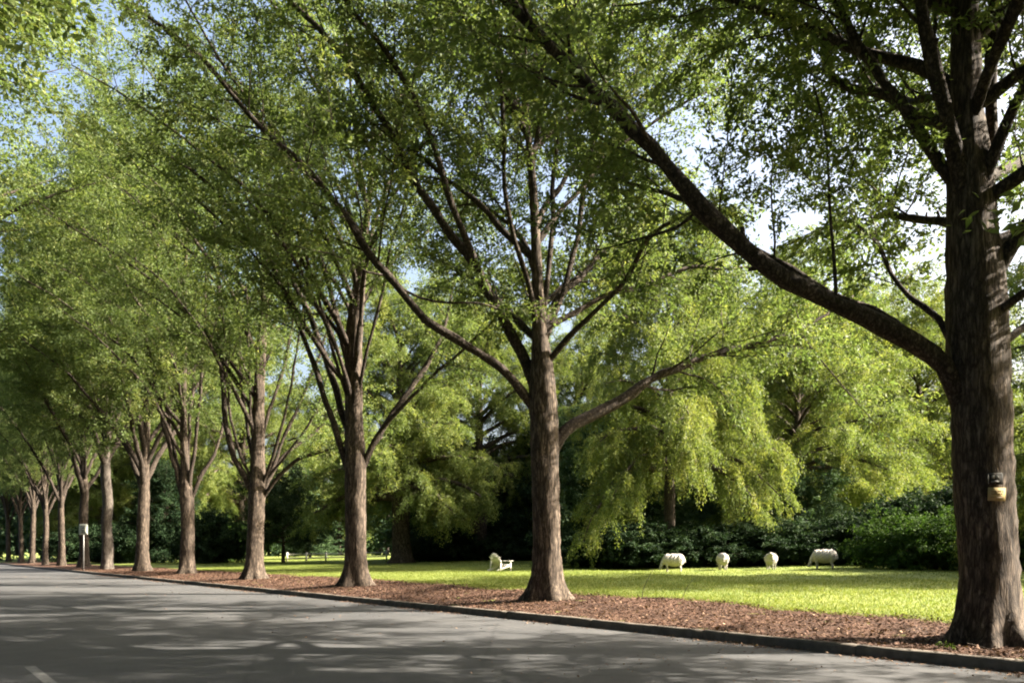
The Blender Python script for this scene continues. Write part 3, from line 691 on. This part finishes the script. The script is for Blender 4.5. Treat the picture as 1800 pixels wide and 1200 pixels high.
ev = free_tree('evergreen_tree', 'dark evergreen tree with low branches behind the leftmost sheep', 'tree', at(1085, 68), 43, 10.5, 4.6, .9, .22, 26, 'leaf_dark', DLP, DENSE, e_lo=5, e_hi=70, fall=-20, group=BG, tint0=.4)
bl = free_tree('holly_tree', 'bluish green holly just right of the tall trunk by the garden chair', 'tree', at(1035, 64), 44, 9.0, 3.0, 1.0, .16, 22, 'leaf_blue', DLP, DENSE, e_lo=10, e_hi=72, fall=-15, group=BG, tint0=.45)
for x, Z, rz, sc, lab in ((1230, 76, .9, .95, 'dark evergreen tree between the first and second sheep from the left'),
                          (1340, 80, 2.0, 1.0, 'dark evergreen tree behind the sheep with its head turned'),
                          (1460, 82, 3.1, 1.05, 'dark evergreen tree behind the sheep farthest right'),
                          (1570, 84, 4.2, 1.0, 'dark evergreen tree above the big green bush by the lawn'),
                          (1680, 88, 5.0, 1.1, 'dark evergreen tree hidden behind the trunk with the plaques'),
                          (1800, 90, 1.5, 1.1, 'dark evergreen tree at the right edge past the plaques'),
                          (760, 90, 2.6, .9, 'dark evergreen tree right of the thick flared trunk'),
                          (860, 86, 1.1, .95, 'dark evergreen tree straight behind the white garden chair'),
                          (945, 80, .3, .95, 'dark evergreen tree hidden behind the tall trunk by the chair'),
                          (1140, 78, 5.5, 1.1, 'dark evergreen tree behind the gap between two drooping oaks'),
                          (287, 92, 3.7, .85, 'wide dark evergreen between two slim avenue trunks')):
    dup(ev, at(x, Z), rz, sc, lab, BG)
dup(bl, at(1290, 63), 1.7, (.8, .8, .7), 'bluish green holly behind the sheep seen from the rear', BG)
dup(bl, at(1175, 66), 4.0, (.8, .8, .62), 'small bluish holly low behind the leftmost sheep', BG)
dup(bl, at(1420, 62), 2.9, (.9, .9, .6), 'low holly between the two sheep on the right', BG)

BU = dict(start=.08, maxsec=1.5, sstep=.26, tstep=.2, up=.1, curve=-.06, twig=.7, tint_sd=.1)
BLP = dict(lpm=44, ln=.19, wr=.4, spread=.10, droop=.2, hang=.25)
b1 = bush('leafy_bush', 'large arching green bush at the lawn edge right of the sheep', 'bush', at(1585, 44), 51, 2.6, 2.4, 'leaf_bush', BLP, BU, nst=16, group='bushes by the lawn', tint0=.35)
b2 = bush('evergreen_bush', 'rounded dark bush between the first and second slim avenue trunks', 'bush', at(370, 84), 52, 5.6, 3.6, 'leaf_dark', dict(BLP, ln=.26), dict(BU, maxsec=2.2), nst=18, group=bushes, tint0=.5)
dup(b1, at(1650, 42), 1.3, (1.1, 1.1, 1.0), 'green bush at the foot of the trunk with the plaques', 'bushes by the lawn')
dup(b1, at(1545, 50), 2.6, (1.0, 1.0, .8), 'smaller green bush just right of the last sheep', 'bushes by the lawn')
dup(b1, at(1830, 40), 3.9, (1.2, 1.2, 1.3), 'green bush at the right edge behind the plaques', 'bushes by the lawn')
dup(b1, at(400, 92), .5, (1.5, 1.5, 1.6), 'sunny pale bush beside the slim upright oak', 'bushes by the lawn')
for x, Z, rz, sx, sz, lab in ((255, 92, .3, 1.0, .9, 'dark bush behind the pale V forked oak'), (205, 98, 1.6, 1.0, .9, 'dark bush right of the grey straight trunk'), (150, 108, 2.2, 1.2, .9, 'dark bush behind the white road sign'),
                              (800, 80, 3.1, 1.0, .62, 'low black green bush left of the white garden chair'), (905, 78, 4.0, 1.0, .6, 'low black green bush right of the white garden chair'), (1060, 56, .8, .9, .5, 'low dark bush right of the tall trunk base'),
                              (1130, 52, 1.9, .9, .55, 'low dark bush left of the first sheep'), (1225, 52.5, 2.8, .9, .5, 'low dark bush right of the first sheep'), (1315, 52, 3.6, .9, .5, 'low dark bush left of the sheep with turned head'),
                              (1395, 52, 4.5, .9, .52, 'low dark bush left of the last sheep'), (1480, 51, 5.4, .9, .55, 'low dark bush behind the last sheep'), (750, 84, .9, .8, .55, 'low dark bush right of the flared lawn oak trunk'),
                              (1580, 52, .2, 1.0, .8, 'dark bush behind the arching green bush'), (1690, 49, 1.2, 1.0, .9, 'dark bush behind the trunk with the plaques'), (1800, 50, 2.4, 1.0, .9, 'dark bush at the far right edge')):
    dup(b2, at(x, Z), rz, (sx, sx, sz), lab, bushes)
small = free_tree('small_tree', 'small dark tree with a thin trunk in front of the white rail fence', 'tree', at(498, 84), 45, 7.6, 4.4, 1.9, .17, 20, 'leaf_dark', DLP, DENSE, e_lo=8, e_hi=70, fall=-25, group=BG, tint0=.75)
dup(bl, at(545, 108), 1.1, (1.1, 1.1, .5), 'bluish shrub behind the white rail fence', BG)
# far woods that close the view as one mass
rngf = np.random.default_rng(77)
tw = Twigs(); wacc = Acc()
for i in range(120):
    th = -50 + 100 * i / 119 + rngf.normal(0, .6); Zf = rngf.uniform(135, 175)
    X = math.tan(R(th)) * Zf; h = rngf.uniform(11, 19)
    if -47 < th < -34: h *= .9
    tube(wacc, np.array([[X, Zf, 1.0], [X + .2, Zf, h * .5], [X, Zf, h * .85]]), [.35, .25, .08], 6)
    for j in range(130):
        c = rngf.normal(0, 1, 3); c /= np.linalg.norm(c); c *= rngf.random() ** .4
        p = np.array([X, Zf, 1 + h * .52]) + c * np.array([5.2, 4.5, h * .5])
        tw.S.append(p); tw.D.append(unit(c + np.array([0, 0, .2]))); tw.L.append(1.6); tw.tint.append(rngf.normal(0, .12))
wo = link('far_woods', leaf_mesh('far_woods', tw, rngf, M['leaf_blue'], lpm=6, ln=1.0, wr=.6, spread=.6, droop=.05, hang=.2, tint0=.4))
tag(wo, 'distant woods closing the view beyond the lawn', 'woods', None, 'stuff')
# unseen woods added behind the far oaks, blocking low sky light
tw = Twigs(); bacc = Acc()
for i in range(46):
    u_ = -75 + 190 * i / 45 + rngf.normal(0, 1.2); x_, y_ = xy(u_, -27 - rngf.uniform(0, 7)); h = rngf.uniform(10, 15)
    tube(bacc, np.array([[x_, y_, -.1], [x_ + .2, y_, h * .5], [x_, y_, h * .85]]), [.3, .2, .06], 6)
    for j in range(110):
        c = rngf.normal(0, 1, 3); c /= np.linalg.norm(c); c *= rngf.random() ** .4
        p = np.array([x_, y_, .4 + h * .5]) + c * np.array([4.0, 4.0, h * .5])
        tw.S.append(p); tw.D.append(unit(c + np.array([0, 0, .2]))); tw.L.append(1.6); tw.tint.append(rngf.normal(0, .12))
bo = link('sky_block_woods', leaf_mesh('sky_block_woods', tw, rngf, M['leaf_dark'], lpm=7, ln=.9, wr=.6, spread=.6, droop=.05, hang=.2, tint0=.45))
tag(bo, 'unseen woods added across the road to block low sky light', 'woods', None, 'stuff')
link('woods_trunks', bacc.mesh('woods_trunks', M['bark']), bo)
ws = link('far_trunks', wacc.mesh('far_trunks', M['bark_grey']), wo)
# ------------------------------------------------------------------ ground cover
def scatter(name, n, fun, mat, label, cat, tintm, tints, size, seed, blade=False):
    rng = np.random.default_rng(seed)
    u, v = fun(rng, n); n = len(u)
    x, y = xy(u, v); z = ground_z(u, v)
    z = np.where(v < 0, .004, np.where(v < .165, .172, z + np.where(blade, 0, .018)))
    if blade:
        h = size * rng.uniform(.6, 1.4, n); a = rng.uniform(0, 6.28, n); w = h * .15
        P = np.stack([x, y, z], -1); s = np.stack([np.cos(a), np.sin(a), 0 * a], -1) * w[:, None]
        lean = rng.normal(0, .4, (n, 3)); lean[:, 2] = 1; tip = P + lean * h[:, None]
        mid = P + lean * np.array([.4, .4, .6]) * h[:, None]
        V = np.stack([P - s, P + s, mid + s * .7, tip], 1)
    else:
        l = size * rng.uniform(.6, 1.3, n)[:, None]; a = rng.uniform(0, 6.28, n)
        d = np.stack([np.cos(a), np.sin(a), rng.normal(0, .3, n)], -1); s = np.stack([-np.sin(a), np.cos(a), rng.normal(0, .45, n)], -1) * .24
        P = np.stack([x, y, z], -1)
        P[:, 2] += rng.random(n) * .02
        V = np.stack([P, P + d * l * .5 + s * l, P + d * l, P + d * l * .5 - s * l], 1)
        V[:, :, 2] = np.maximum(V[:, :, 2], z[:, None] - .002)
    tint = np.clip(rng.normal(tintm, tints, n), 0, 1)
    o = link(name, mesh_np(name, V.reshape(-1, 3), np.arange(n * 4).reshape(-1, 4), mat, tint=tint, smooth=False))
    return tag(o, label, cat, None, 'stuff')
def f_mulch(rng, n):
    u = -12 + 82 * rng.random(n) ** 1.7; v = .1 + (edge_at(u) - .05) * rng.random(n) ** .9
    return u, v
scatter('fallen_leaves', 90000, f_mulch, M['dead_leaf'], 'brown fallen leaves covering the mulch under the oaks', 'leaves', .31, .26, .075, 61)
def f_gutter(rng, n):
    u = -14 + 70 * rng.random(n) ** 1.4; v = -np.abs(rng.normal(0, .28, n)) - .01
    far = rng.random(n) < .25; v = np.where(far, -rng.random(n) * 6, v)
    cl = np.sin(u * 1.3) + np.sin(u * .47 + 2) + np.sin(u * 3.1)
    k = rng.random(n) < np.clip(.35 + .4 * cl, .08, 1)
    return u[k], v[k]
scatter('gutter_litter', 14000, f_gutter, M['dead_leaf'], 'dry leaves blown along the kerb on the asphalt', 'leaves', .55, .25, .05, 62)
def f_grass(rng, n):
    u = -16 + 76 * rng.random(n) ** 1.5; e = edge_at(u)
    v = e + rng.random(n) ** 2.0 * 13 - np.abs(rng.normal(0, .25, n))
    return u, v
scatter('grass', 220000, f_grass, M['grass_blade'], 'short sunlit grass along the mulch edge', 'grass', .5, .2, .055, 63, True)
def f_grass2(rng, n):
    u = -10 + 110 * rng.random(n); v = edge_at(u) + 4 + rng.random(n) * 26
    return u, v
scatter('grass', 150000, f_grass2, M['grass_blade'], 'short grass of the open lawn', 'grass', .5, .2, .065, 64, True)

# little bare stems at the lawn edge, a fallen stick and a weed
def stem(label, pts, r, name='dry_stem'):
    pts = np.array(pts); a = Acc(); tube(a, catmull(pts, .1), np.linspace(r, r * .35, len(catmull(pts, .1))), 6)
    b = pts[0].copy()
    o = link(name, a.mesh(name, M['bark'], b)); o.location = tuple(b); tag(o, label, 'stem')
    return o
def onground(x, y, Z): p = px(x, y, Z); p[2] = gz(p[0], p[1]); return p
g0 = onground(1128, 1050, 22.3); stem('thin bare stem leaning up at the lawn edge right of the tall trunk', [g0 - [0, 0, .03], px(1131, 1035, 22.3), px(1140, 1015, 22.3), px(1148, 1000, 22.2)], .012)
g0 = onground(1198, 1040, 22.6); stem('second thin stem leaning farther over, below the second sheep', [g0 - [0, 0, .03], px(1210, 1028, 22.6), px(1225, 1012, 22.6)], .010)
g0 = onground(1150, 1050, 22.0); stem('short stick lying on the mulch edge near the tall trunk', [g0 + [-.35, .05, .04], g0 + [0, 0, .06], g0 + [.45, -.05, .05]], .014, 'fallen_stick')
p0 = onground(1700, 1120, 12.6); p1 = onground(1746, 1135, 12.4)
stem('pale fallen stick against the roots of the oak with plaques', [p0 + [0, 0, .10], (p0 + p1) / 2 + [0, 0, .07], p1 + [0, 0, .03]], .015, 'fallen_stick')
p0 = onground(1667, 1143, 12.3)
wroot = thing('weed', 'small pale weed growing in the mulch left of the oak roots', 'weed', tuple(p0))
rw = np.random.default_rng(4); tw = Twigs(); wa = Acc()
for i in range(7):
    az = rw.uniform(0, 6.28); q = arc((0, 0, 0), az, rw.uniform(35, 85), rw.uniform(0, 40), rw.uniform(.06, .15), 4, rw)
    tube(wa, q, np.linspace(.005, .002, len(q)), 4)
    for j in (2, 3, 4): tw.S.append(q[j]); tw.D.append(unit(q[j] - q[j - 1])); tw.L.append(.06); tw.tint.append(.2)
link('stems', wa.mesh('stems', M['bark_grey']), wroot)
link('leaves', leaf_mesh('leaves', tw, rw, M['leaf_bush'], lpm=40, ln=.06, wr=.5, spread=.02, tint0=.7), wroot)

# ------------------------------------------------------------------ sheep
def ellipsoid(acc, c, r, tilt=0.0, n=14):
    th = np.linspace(0, math.pi, n)[:, None]; ph = (np.arange(n * 2) / (n * 2) * 2 * math.pi)[None, :]
    V = np.stack([r[0] * np.cos(th) * np.ones_like(ph), r[1] * np.sin(th) * np.cos(ph), r[2] * np.sin(th) * np.sin(ph)], -1).reshape(-1, 3)
    ct, st_ = math.cos(tilt), math.sin(tilt)
    V = np.stack([V[:, 0] * ct + V[:, 2] * st_, V[:, 1], -V[:, 0] * st_ + V[:, 2] * ct], -1) + np.asarray(c)
    m = n * 2; i = np.arange(n - 1)[:, None] * m; j = np.arange(m)[None, :]
    acc.add(V, np.stack([i + j, i + (j + 1) % m, i + m + (j + 1) % m, i + m + j], -1).reshape(-1, 4))
def sheep_mesh(head, seed):    # x forward; overlapping forms fused into one continuous skin
    a = Acc()
    ellipsoid(a, (-.04, 0, .57), (.52, .28, .32)); ellipsoid(a, (-.33, 0, .58), (.27, .26, .31)); ellipsoid(a, (.28, 0, .58), (.26, .25, .30))
    for s_ in (-1, 1):
        ellipsoid(a, (-.36, s_ * .12, .47), (.15, .10, .20)); ellipsoid(a, (.30, s_ * .12, .46), (.11, .09, .18))
        tube(a, [(-.37, s_ * .13, .45), (-.33, s_ * .13, .31), (-.41, s_ * .13, .20), (-.40, s_ * .13, .08), (-.385, s_ * .13, .0)], [.085, .062, .044, .038, .046], 12)
        tube(a, [(.30, s_ * .12, .42), (.31, s_ * .12, .24), (.30, s_ * .12, .08), (.315, s_ * .12, .0)], [.075, .052, .040, .046], 12)
    tube(a, [(-.55, 0, .66), (-.62, 0, .54), (-.63, 0, .42)], [.06, .045, .03], 10)
    if head == 'turn': nk = [(.36, 0, .66), (.48, .05, .80), (.54, .12, .88)]; hc, hd = (.58, .22, .86), (0.25, .93, -.25)
    else: nk = [(.36, 0, .62), (.52, .02, .46), (.60, .03, .32)]; hc, hd = (.64, .04, .20), (.42, .08, -.9)
    tube(a, nk, [.19, .13, .09], 14)
    hd = np.array(hd) / np.linalg.norm(hd); hc = np.array(hc)
    tube(a, [hc - hd * .12, hc - hd * .05, hc + hd * .05, hc + hd * .13], [.07, .088, .07, .045], 12)
    sd = np.cross(hd, [0, 0, 1.0]); sd /= np.linalg.norm(sd)
    for s_ in (-1, 1): tube(a, [hc - hd * .08 + sd * s_ * .05, hc - hd * .10 + sd * s_ * .12, hc - hd * .08 + sd * s_ * .19], [.028, .036, .014], 8)
    me = a.mesh('sheep', M['wool'])
    o = bpy.data.objects.new('tmp', me); C.objects.link(o)
    m_ = o.modifiers.new('r', 'REMESH'); m_.mode = 'VOXEL'; m_.voxel_size = .022; m_.use_smooth_shade = True
    m2 = o.modifiers.new('s', 'SMOOTH'); m2.factor = .5; m2.iterations = 5
    dg = bpy.context.evaluated_depsgraph_get(); dg.update()
    r = bpy.data.meshes.new_from_object(o.evaluated_get(dg)); bpy.data.objects.remove(o); bpy.data.meshes.remove(me)
    n = len(r.vertices); co = np.empty(n * 3, np.float32); r.vertices.foreach_get('co', co); co = co.reshape(-1, 3)
    nr = np.empty(n * 3, np.float32); r.vertices.foreach_get('normal', nr); nr = nr.reshape(-1, 3)
    k = np.sin(co[:, 0] * 33 + co[:, 2] * 19 + seed) * np.sin(co[:, 1] * 31 + co[:, 2] * 23) + .6 * np.sin(co[:, 0] * 57 - co[:, 1] * 43) * np.sin(co[:, 2] * 51 + seed)
    w = np.clip((co[:, 2] - .36) / .10, 0, 1) * np.clip((.50 - co[:, 0]) / .10, 0, 1)
    r.vertices.foreach_set('co', (co + nr * (k * w * .016)[:, None]).astype(np.float32).ravel())
    r.materials.clear(); r.materials.append(M['wool']); r.update(); r.name = 'sheep'
    return r
for (x, Z, rz, head, sc, lab) in ((1183, 45.5, R(165), 'graze', 1.06, 'woolly sheep grazing broadside with its head low at the left, leftmost of four'),
                                  (1270, 46, R(82), 'graze', 1.0, 'woolly sheep seen from behind, between two broadside sheep'),
                                  (1355, 46, R(-118), 'turn', .98, 'woolly sheep facing the road with its shoulder higher than its rump'),
                                  (1448, 45, R(152), 'graze', 1.14, 'woolly sheep with pale legs beside the arching green bush, rightmost of four')):
    X = (x - 900) / F * Z
    o = link('sheep', sheep_mesh(head, x)); o.location = (X, Z, gz(X, Z)); o.rotation_euler = (0, 0, rz); o.scale = (sc * 1.02, sc * 1.28, sc * 1.10)
    tag(o, lab, 'sheep', 'sheep on the lawn')

# ------------------------------------------------------------------ garden chair (faces local +x)
X, Y, z_ = at(879, 47.5)
ch = thing('garden_chair', 'white wooden garden chair with a fan back standing alone on the lawn', 'chair', (X, Y, z_), R(50))
ch.scale = (1.25, 1.3, 1.1)
a = Acc()
for i in range(7):
    o_ = (i - 3); top = .98 - .022 * o_ * o_
    a.bar((-.18, o_ * .062, .30), (-.18 - .42 * (top - .30), o_ * .092, top), .078, .022)
a.bar((-.215, -.26, .42), (-.215, .26, .42), .02, .07); a.bar((-.405, -.32, .78), (-.405, .32, .78), .02, .06)
link('backrest', a.mesh('backrest', M['white'], smooth=False), ch)
a = Acc()
for i in range(6): x = -.14 + i * .105; a.box((x, 0, .295 + i * .017), (.09, .54, .022))
a.bar((.43, -.27, .35), (.43, .27, .35), .02, .09)
link('seat', a.mesh('seat', M['white'], smooth=False), ch)
for s in (-1, 1):
    a = Acc(); a.box((.10, s * .355, .575), (.74, .13, .024)); a.box((.36, s * .325, .53), (.12, .022, .07)); link('armrest', a.mesh('armrest', M['white'], smooth=False), ch)
    a = Acc(); a.box((.40, s * .305, .281), (.09, .025, .562)); link('leg', a.mesh('leg', M['white'], smooth=False), ch)
    a = Acc(); a.bar((.42, s * .28, .33), (-.55, s * .28, .05), .024, .11); a.bar((-.36, s * .305, .03), (-.29, s * .305, .56), .024, .08); link('leg', a.mesh('leg', M['white'], smooth=False), ch)

# ------------------------------------------------------------------ white rail fence far across the lawn
fx0, fy0, fz0 = at(505, 92); fx1, fy1, fz1 = at(680, 88)
fr = thing('rail_fence', 'low white rail fence at the far side of the lawn', 'fence', (fx0, fy0, fz0))
A0 = np.zeros(3); A1 = np.array([fx1 - fx0, fy1 - fy0, fz1 - fz0])
for h in (.42, .85):
    a = Acc(); a.bar(A0 + [0, 0, h], A1 + [0, 0, h], .04, .13); link('rail', a.mesh('rail', M['white_fence'], smooth=False), fr)
for i in range(6):
    p = A0 + (A1 - A0) * i / 5; a = Acc(); a.box(p + [0, -.10, .50], (.16, .15, 1.1)); a.box(p + [0, -.10, 1.07], (.20, .19, .05)); link('post', a.mesh('post', M['white_fence'], smooth=False), fr)

# ------------------------------------------------------------------ white road sign
def text_mesh(s, size, mat, name='lettering'):
    cu = bpy.data.curves.new('t', 'FONT'); cu.body = s; cu.size = size; cu.align_x = 'CENTER'; cu.align_y = 'CENTER'; cu.extrude = .003; cu.offset = size * .015
    o = bpy.data.objects.new('t', cu); C.objects.link(o)
    dg = bpy.context.evaluated_depsgraph_get(); dg.update()
    me = bpy.data.meshes.new_from_object(o.evaluated_get(dg)); bpy.data.objects.remove(o)
    me.materials.clear(); me.materials.append(mat); me.name = name
    return me
Zs = 64.0; Xs = (146.5 - 900) / F * Zs
zg = gz(Xs, Zs)
sg = thing('road_sign', 'white square speed limit sign on a metal post beside the kerb', 'sign', (Xs, Zs, zg), R(-8))
a = Acc(); a.box((0, .035, 1.75), (.07, .04, 3.6)); link('post', a.mesh('post', M['steel'], smooth=False), sg)
zc = CAM_H + (HORIZON - 930) / F * Zs - zg
a = Acc()
hw, hh, cr = .38, .43, .06
ring = []
for cx, cz, a0 in ((hw - cr, hh - cr, 0), (-hw + cr, hh - cr, 90), (-hw + cr, -hh + cr, 180), (hw - cr, -hh + cr, 270)):
    for k in range(5): t = R(a0 + k * 22.5); ring.append((cx + cr * math.cos(t), cz + cr * math.sin(t)))
ring = np.array(ring); nr_ = len(ring)
V = np.vstack([np.column_stack([ring[:, 0], np.full(nr_, -.006), ring[:, 1]]), np.column_stack([ring[:, 0], np.full(nr_, .010), ring[:, 1]]), [[0, -.006, 0], [0, .010, 0]]])
k = np.arange(nr_); k2 = (k + 1) % nr_
a.add(V + [0, 0, zc], np.stack([k, k + nr_, k2 + nr_, k2], -1), np.concatenate([np.stack([k, k2, np.full(nr_, 2 * nr_)], -1), np.stack([k2 + nr_, k + nr_, np.full(nr_, 2 * nr_ + 1)], -1)]))
pl = link('plate', a.mesh('plate', M['sign_white'], smooth=False), sg)
for s, size, dz in (('SPEED', .155, .28), ('LIMIT', .155, .11), ('25', .38, -.17)):
    o = link('lettering', text_mesh(s, size, M['sign_black']), pl); o.location = (0, -.011, zc + dz); o.rotation_euler = (R(90), 0, 0)

# ------------------------------------------------------------------ plaques on the nearest oak
nrm = np.array([-.14, -.99, 0]); rz = math.atan2(nrm[1], nrm[0]) + PI / 2
def plaque(name, label, x, y, w, h, mat, marks, mm, tilt):
    ctr = np.array([(1731 - 900) / F * 13.5, 13.5]); q = px(x, y, 12.985)
    zt = CAM_H + (HORIZON - y) / F * 12.985
    pos = np.array([q[0], 12.985, zt])
    t = thing(name, label, 'plaque', tuple(pos), rz)
    t.rotation_euler = (0, tilt, rz)
    a = Acc(); a.box((0, 0, 0), (w, .012, h)); link('plate', a.mesh('plate', mat, smooth=False), t)
    a = Acc()
    for (cx, cz, sw, sh) in marks: a.box((cx, -.0075, cz), (sw, .003, sh))
    link('markings', a.mesh('markings', mm, smooth=False), t)
    for s in (-1, 1):
        a = Acc(); tube(a, np.array([[0, .12, h * .40 * s], [0, -.011, h * .40 * s]]), [.006, .006], 8); link('nail', a.mesh('nail', M['rust']), t)
    return t
rm = random.Random(3)
marks = []
for zc_, sh in ((.045, .026), (.004, .022)):
    x = -.085
    while x < .085:
        w = rm.uniform(.010, .018); marks.append((x + w / 2, zc_ + rm.uniform(-.002, .002), w, sh)); x += w + rm.choice((.006, .006, .016))
marks.append((0, -.052, .19, .008))
plaque('warning_plaque', 'small yellow plaque with brown lettering on the nearest trunk, below a dark one', 1752, 868, .265, .215, M['yellow_sign'], marks, M['brown_print'], R(2))
marks = [(-.105, 0, .012, .16), (.105, 0, .012, .16), (0, .085, .21, .010), (-.03, .03, .05, .06), (.035, .03, .05, .05), (.0, -.045, .13, .03), (.05, -.005, .03, .02)]
plaque('tree_plaque', 'small dark plaque with worn grey print on the nearest trunk, above a yellow one', 1749, 841, .24, .195, M['black_sign'], marks, M['grey_print'], R(-2))

# ------------------------------------------------------------------ light, sky, camera
SUN_EL, SUN_AZ = R(33), R(89)       # azimuth clockwise from +Y
sdir = Vector((math.sin(SUN_AZ) * math.cos(SUN_EL), math.cos(SUN_AZ) * math.cos(SUN_EL), math.sin(SUN_EL)))
sun = bpy.data.lights.new('sun', 'SUN'); sun.energy = 5.0; sun.angle = R(.55); sun.color = (1, .90, .76)
so = bpy.data.objects.new('sun', sun); C.objects.link(so); so.rotation_euler = sdir.to_track_quat('Z', 'Y').to_euler(); so.location = (40, 0, 40)
w = bpy.data.worlds.new('World'); scene.world = w; w.use_nodes = True
nt = w.node_tree; bg = nt.nodes['Background']
sky = nt.nodes.new('ShaderNodeTexSky'); sky.sky_type = 'NISHITA'; sky.sun_disc = False
sky.sun_elevation = SUN_EL; sky.sun_rotation = SUN_AZ; sky.dust_density = 9.0; sky.air_density = 1.0
nt.links.new(sky.outputs[0], bg.inputs['Color']); bg.inputs['Strength'].default_value = .082
cam = bpy.data.cameras.new('camera'); cam.sensor_width = 36; cam.lens = 36 * F / 1800; cam.shift_y = (HORIZON - 600) / 1800; cam.clip_end = 3000
co = bpy.data.objects.new('camera', cam); C.objects.link(co); co.location = (0, 0, CAM_H); co.rotation_euler = (R(90), 0, 0)
scene.camera = co
vs_ = scene.view_settings; vs_.view_transform = 'Standard'; vs_.look = 'None'; vs_.gamma = 1; vs_.exposure = 2.68
cy = scene.cycles
cy.max_bounces = 8; cy.diffuse_bounces = 5; cy.glossy_bounces = 2; cy.transmission_bounces = 6; cy.transparent_max_bounces = 4
cy.caustics_reflective = False; cy.caustics_refractive = False
cy.use_denoising = True; cy.sample_clamp_indirect = 6
scene.render.film_transparent = False
cy.filter_width = 2.0
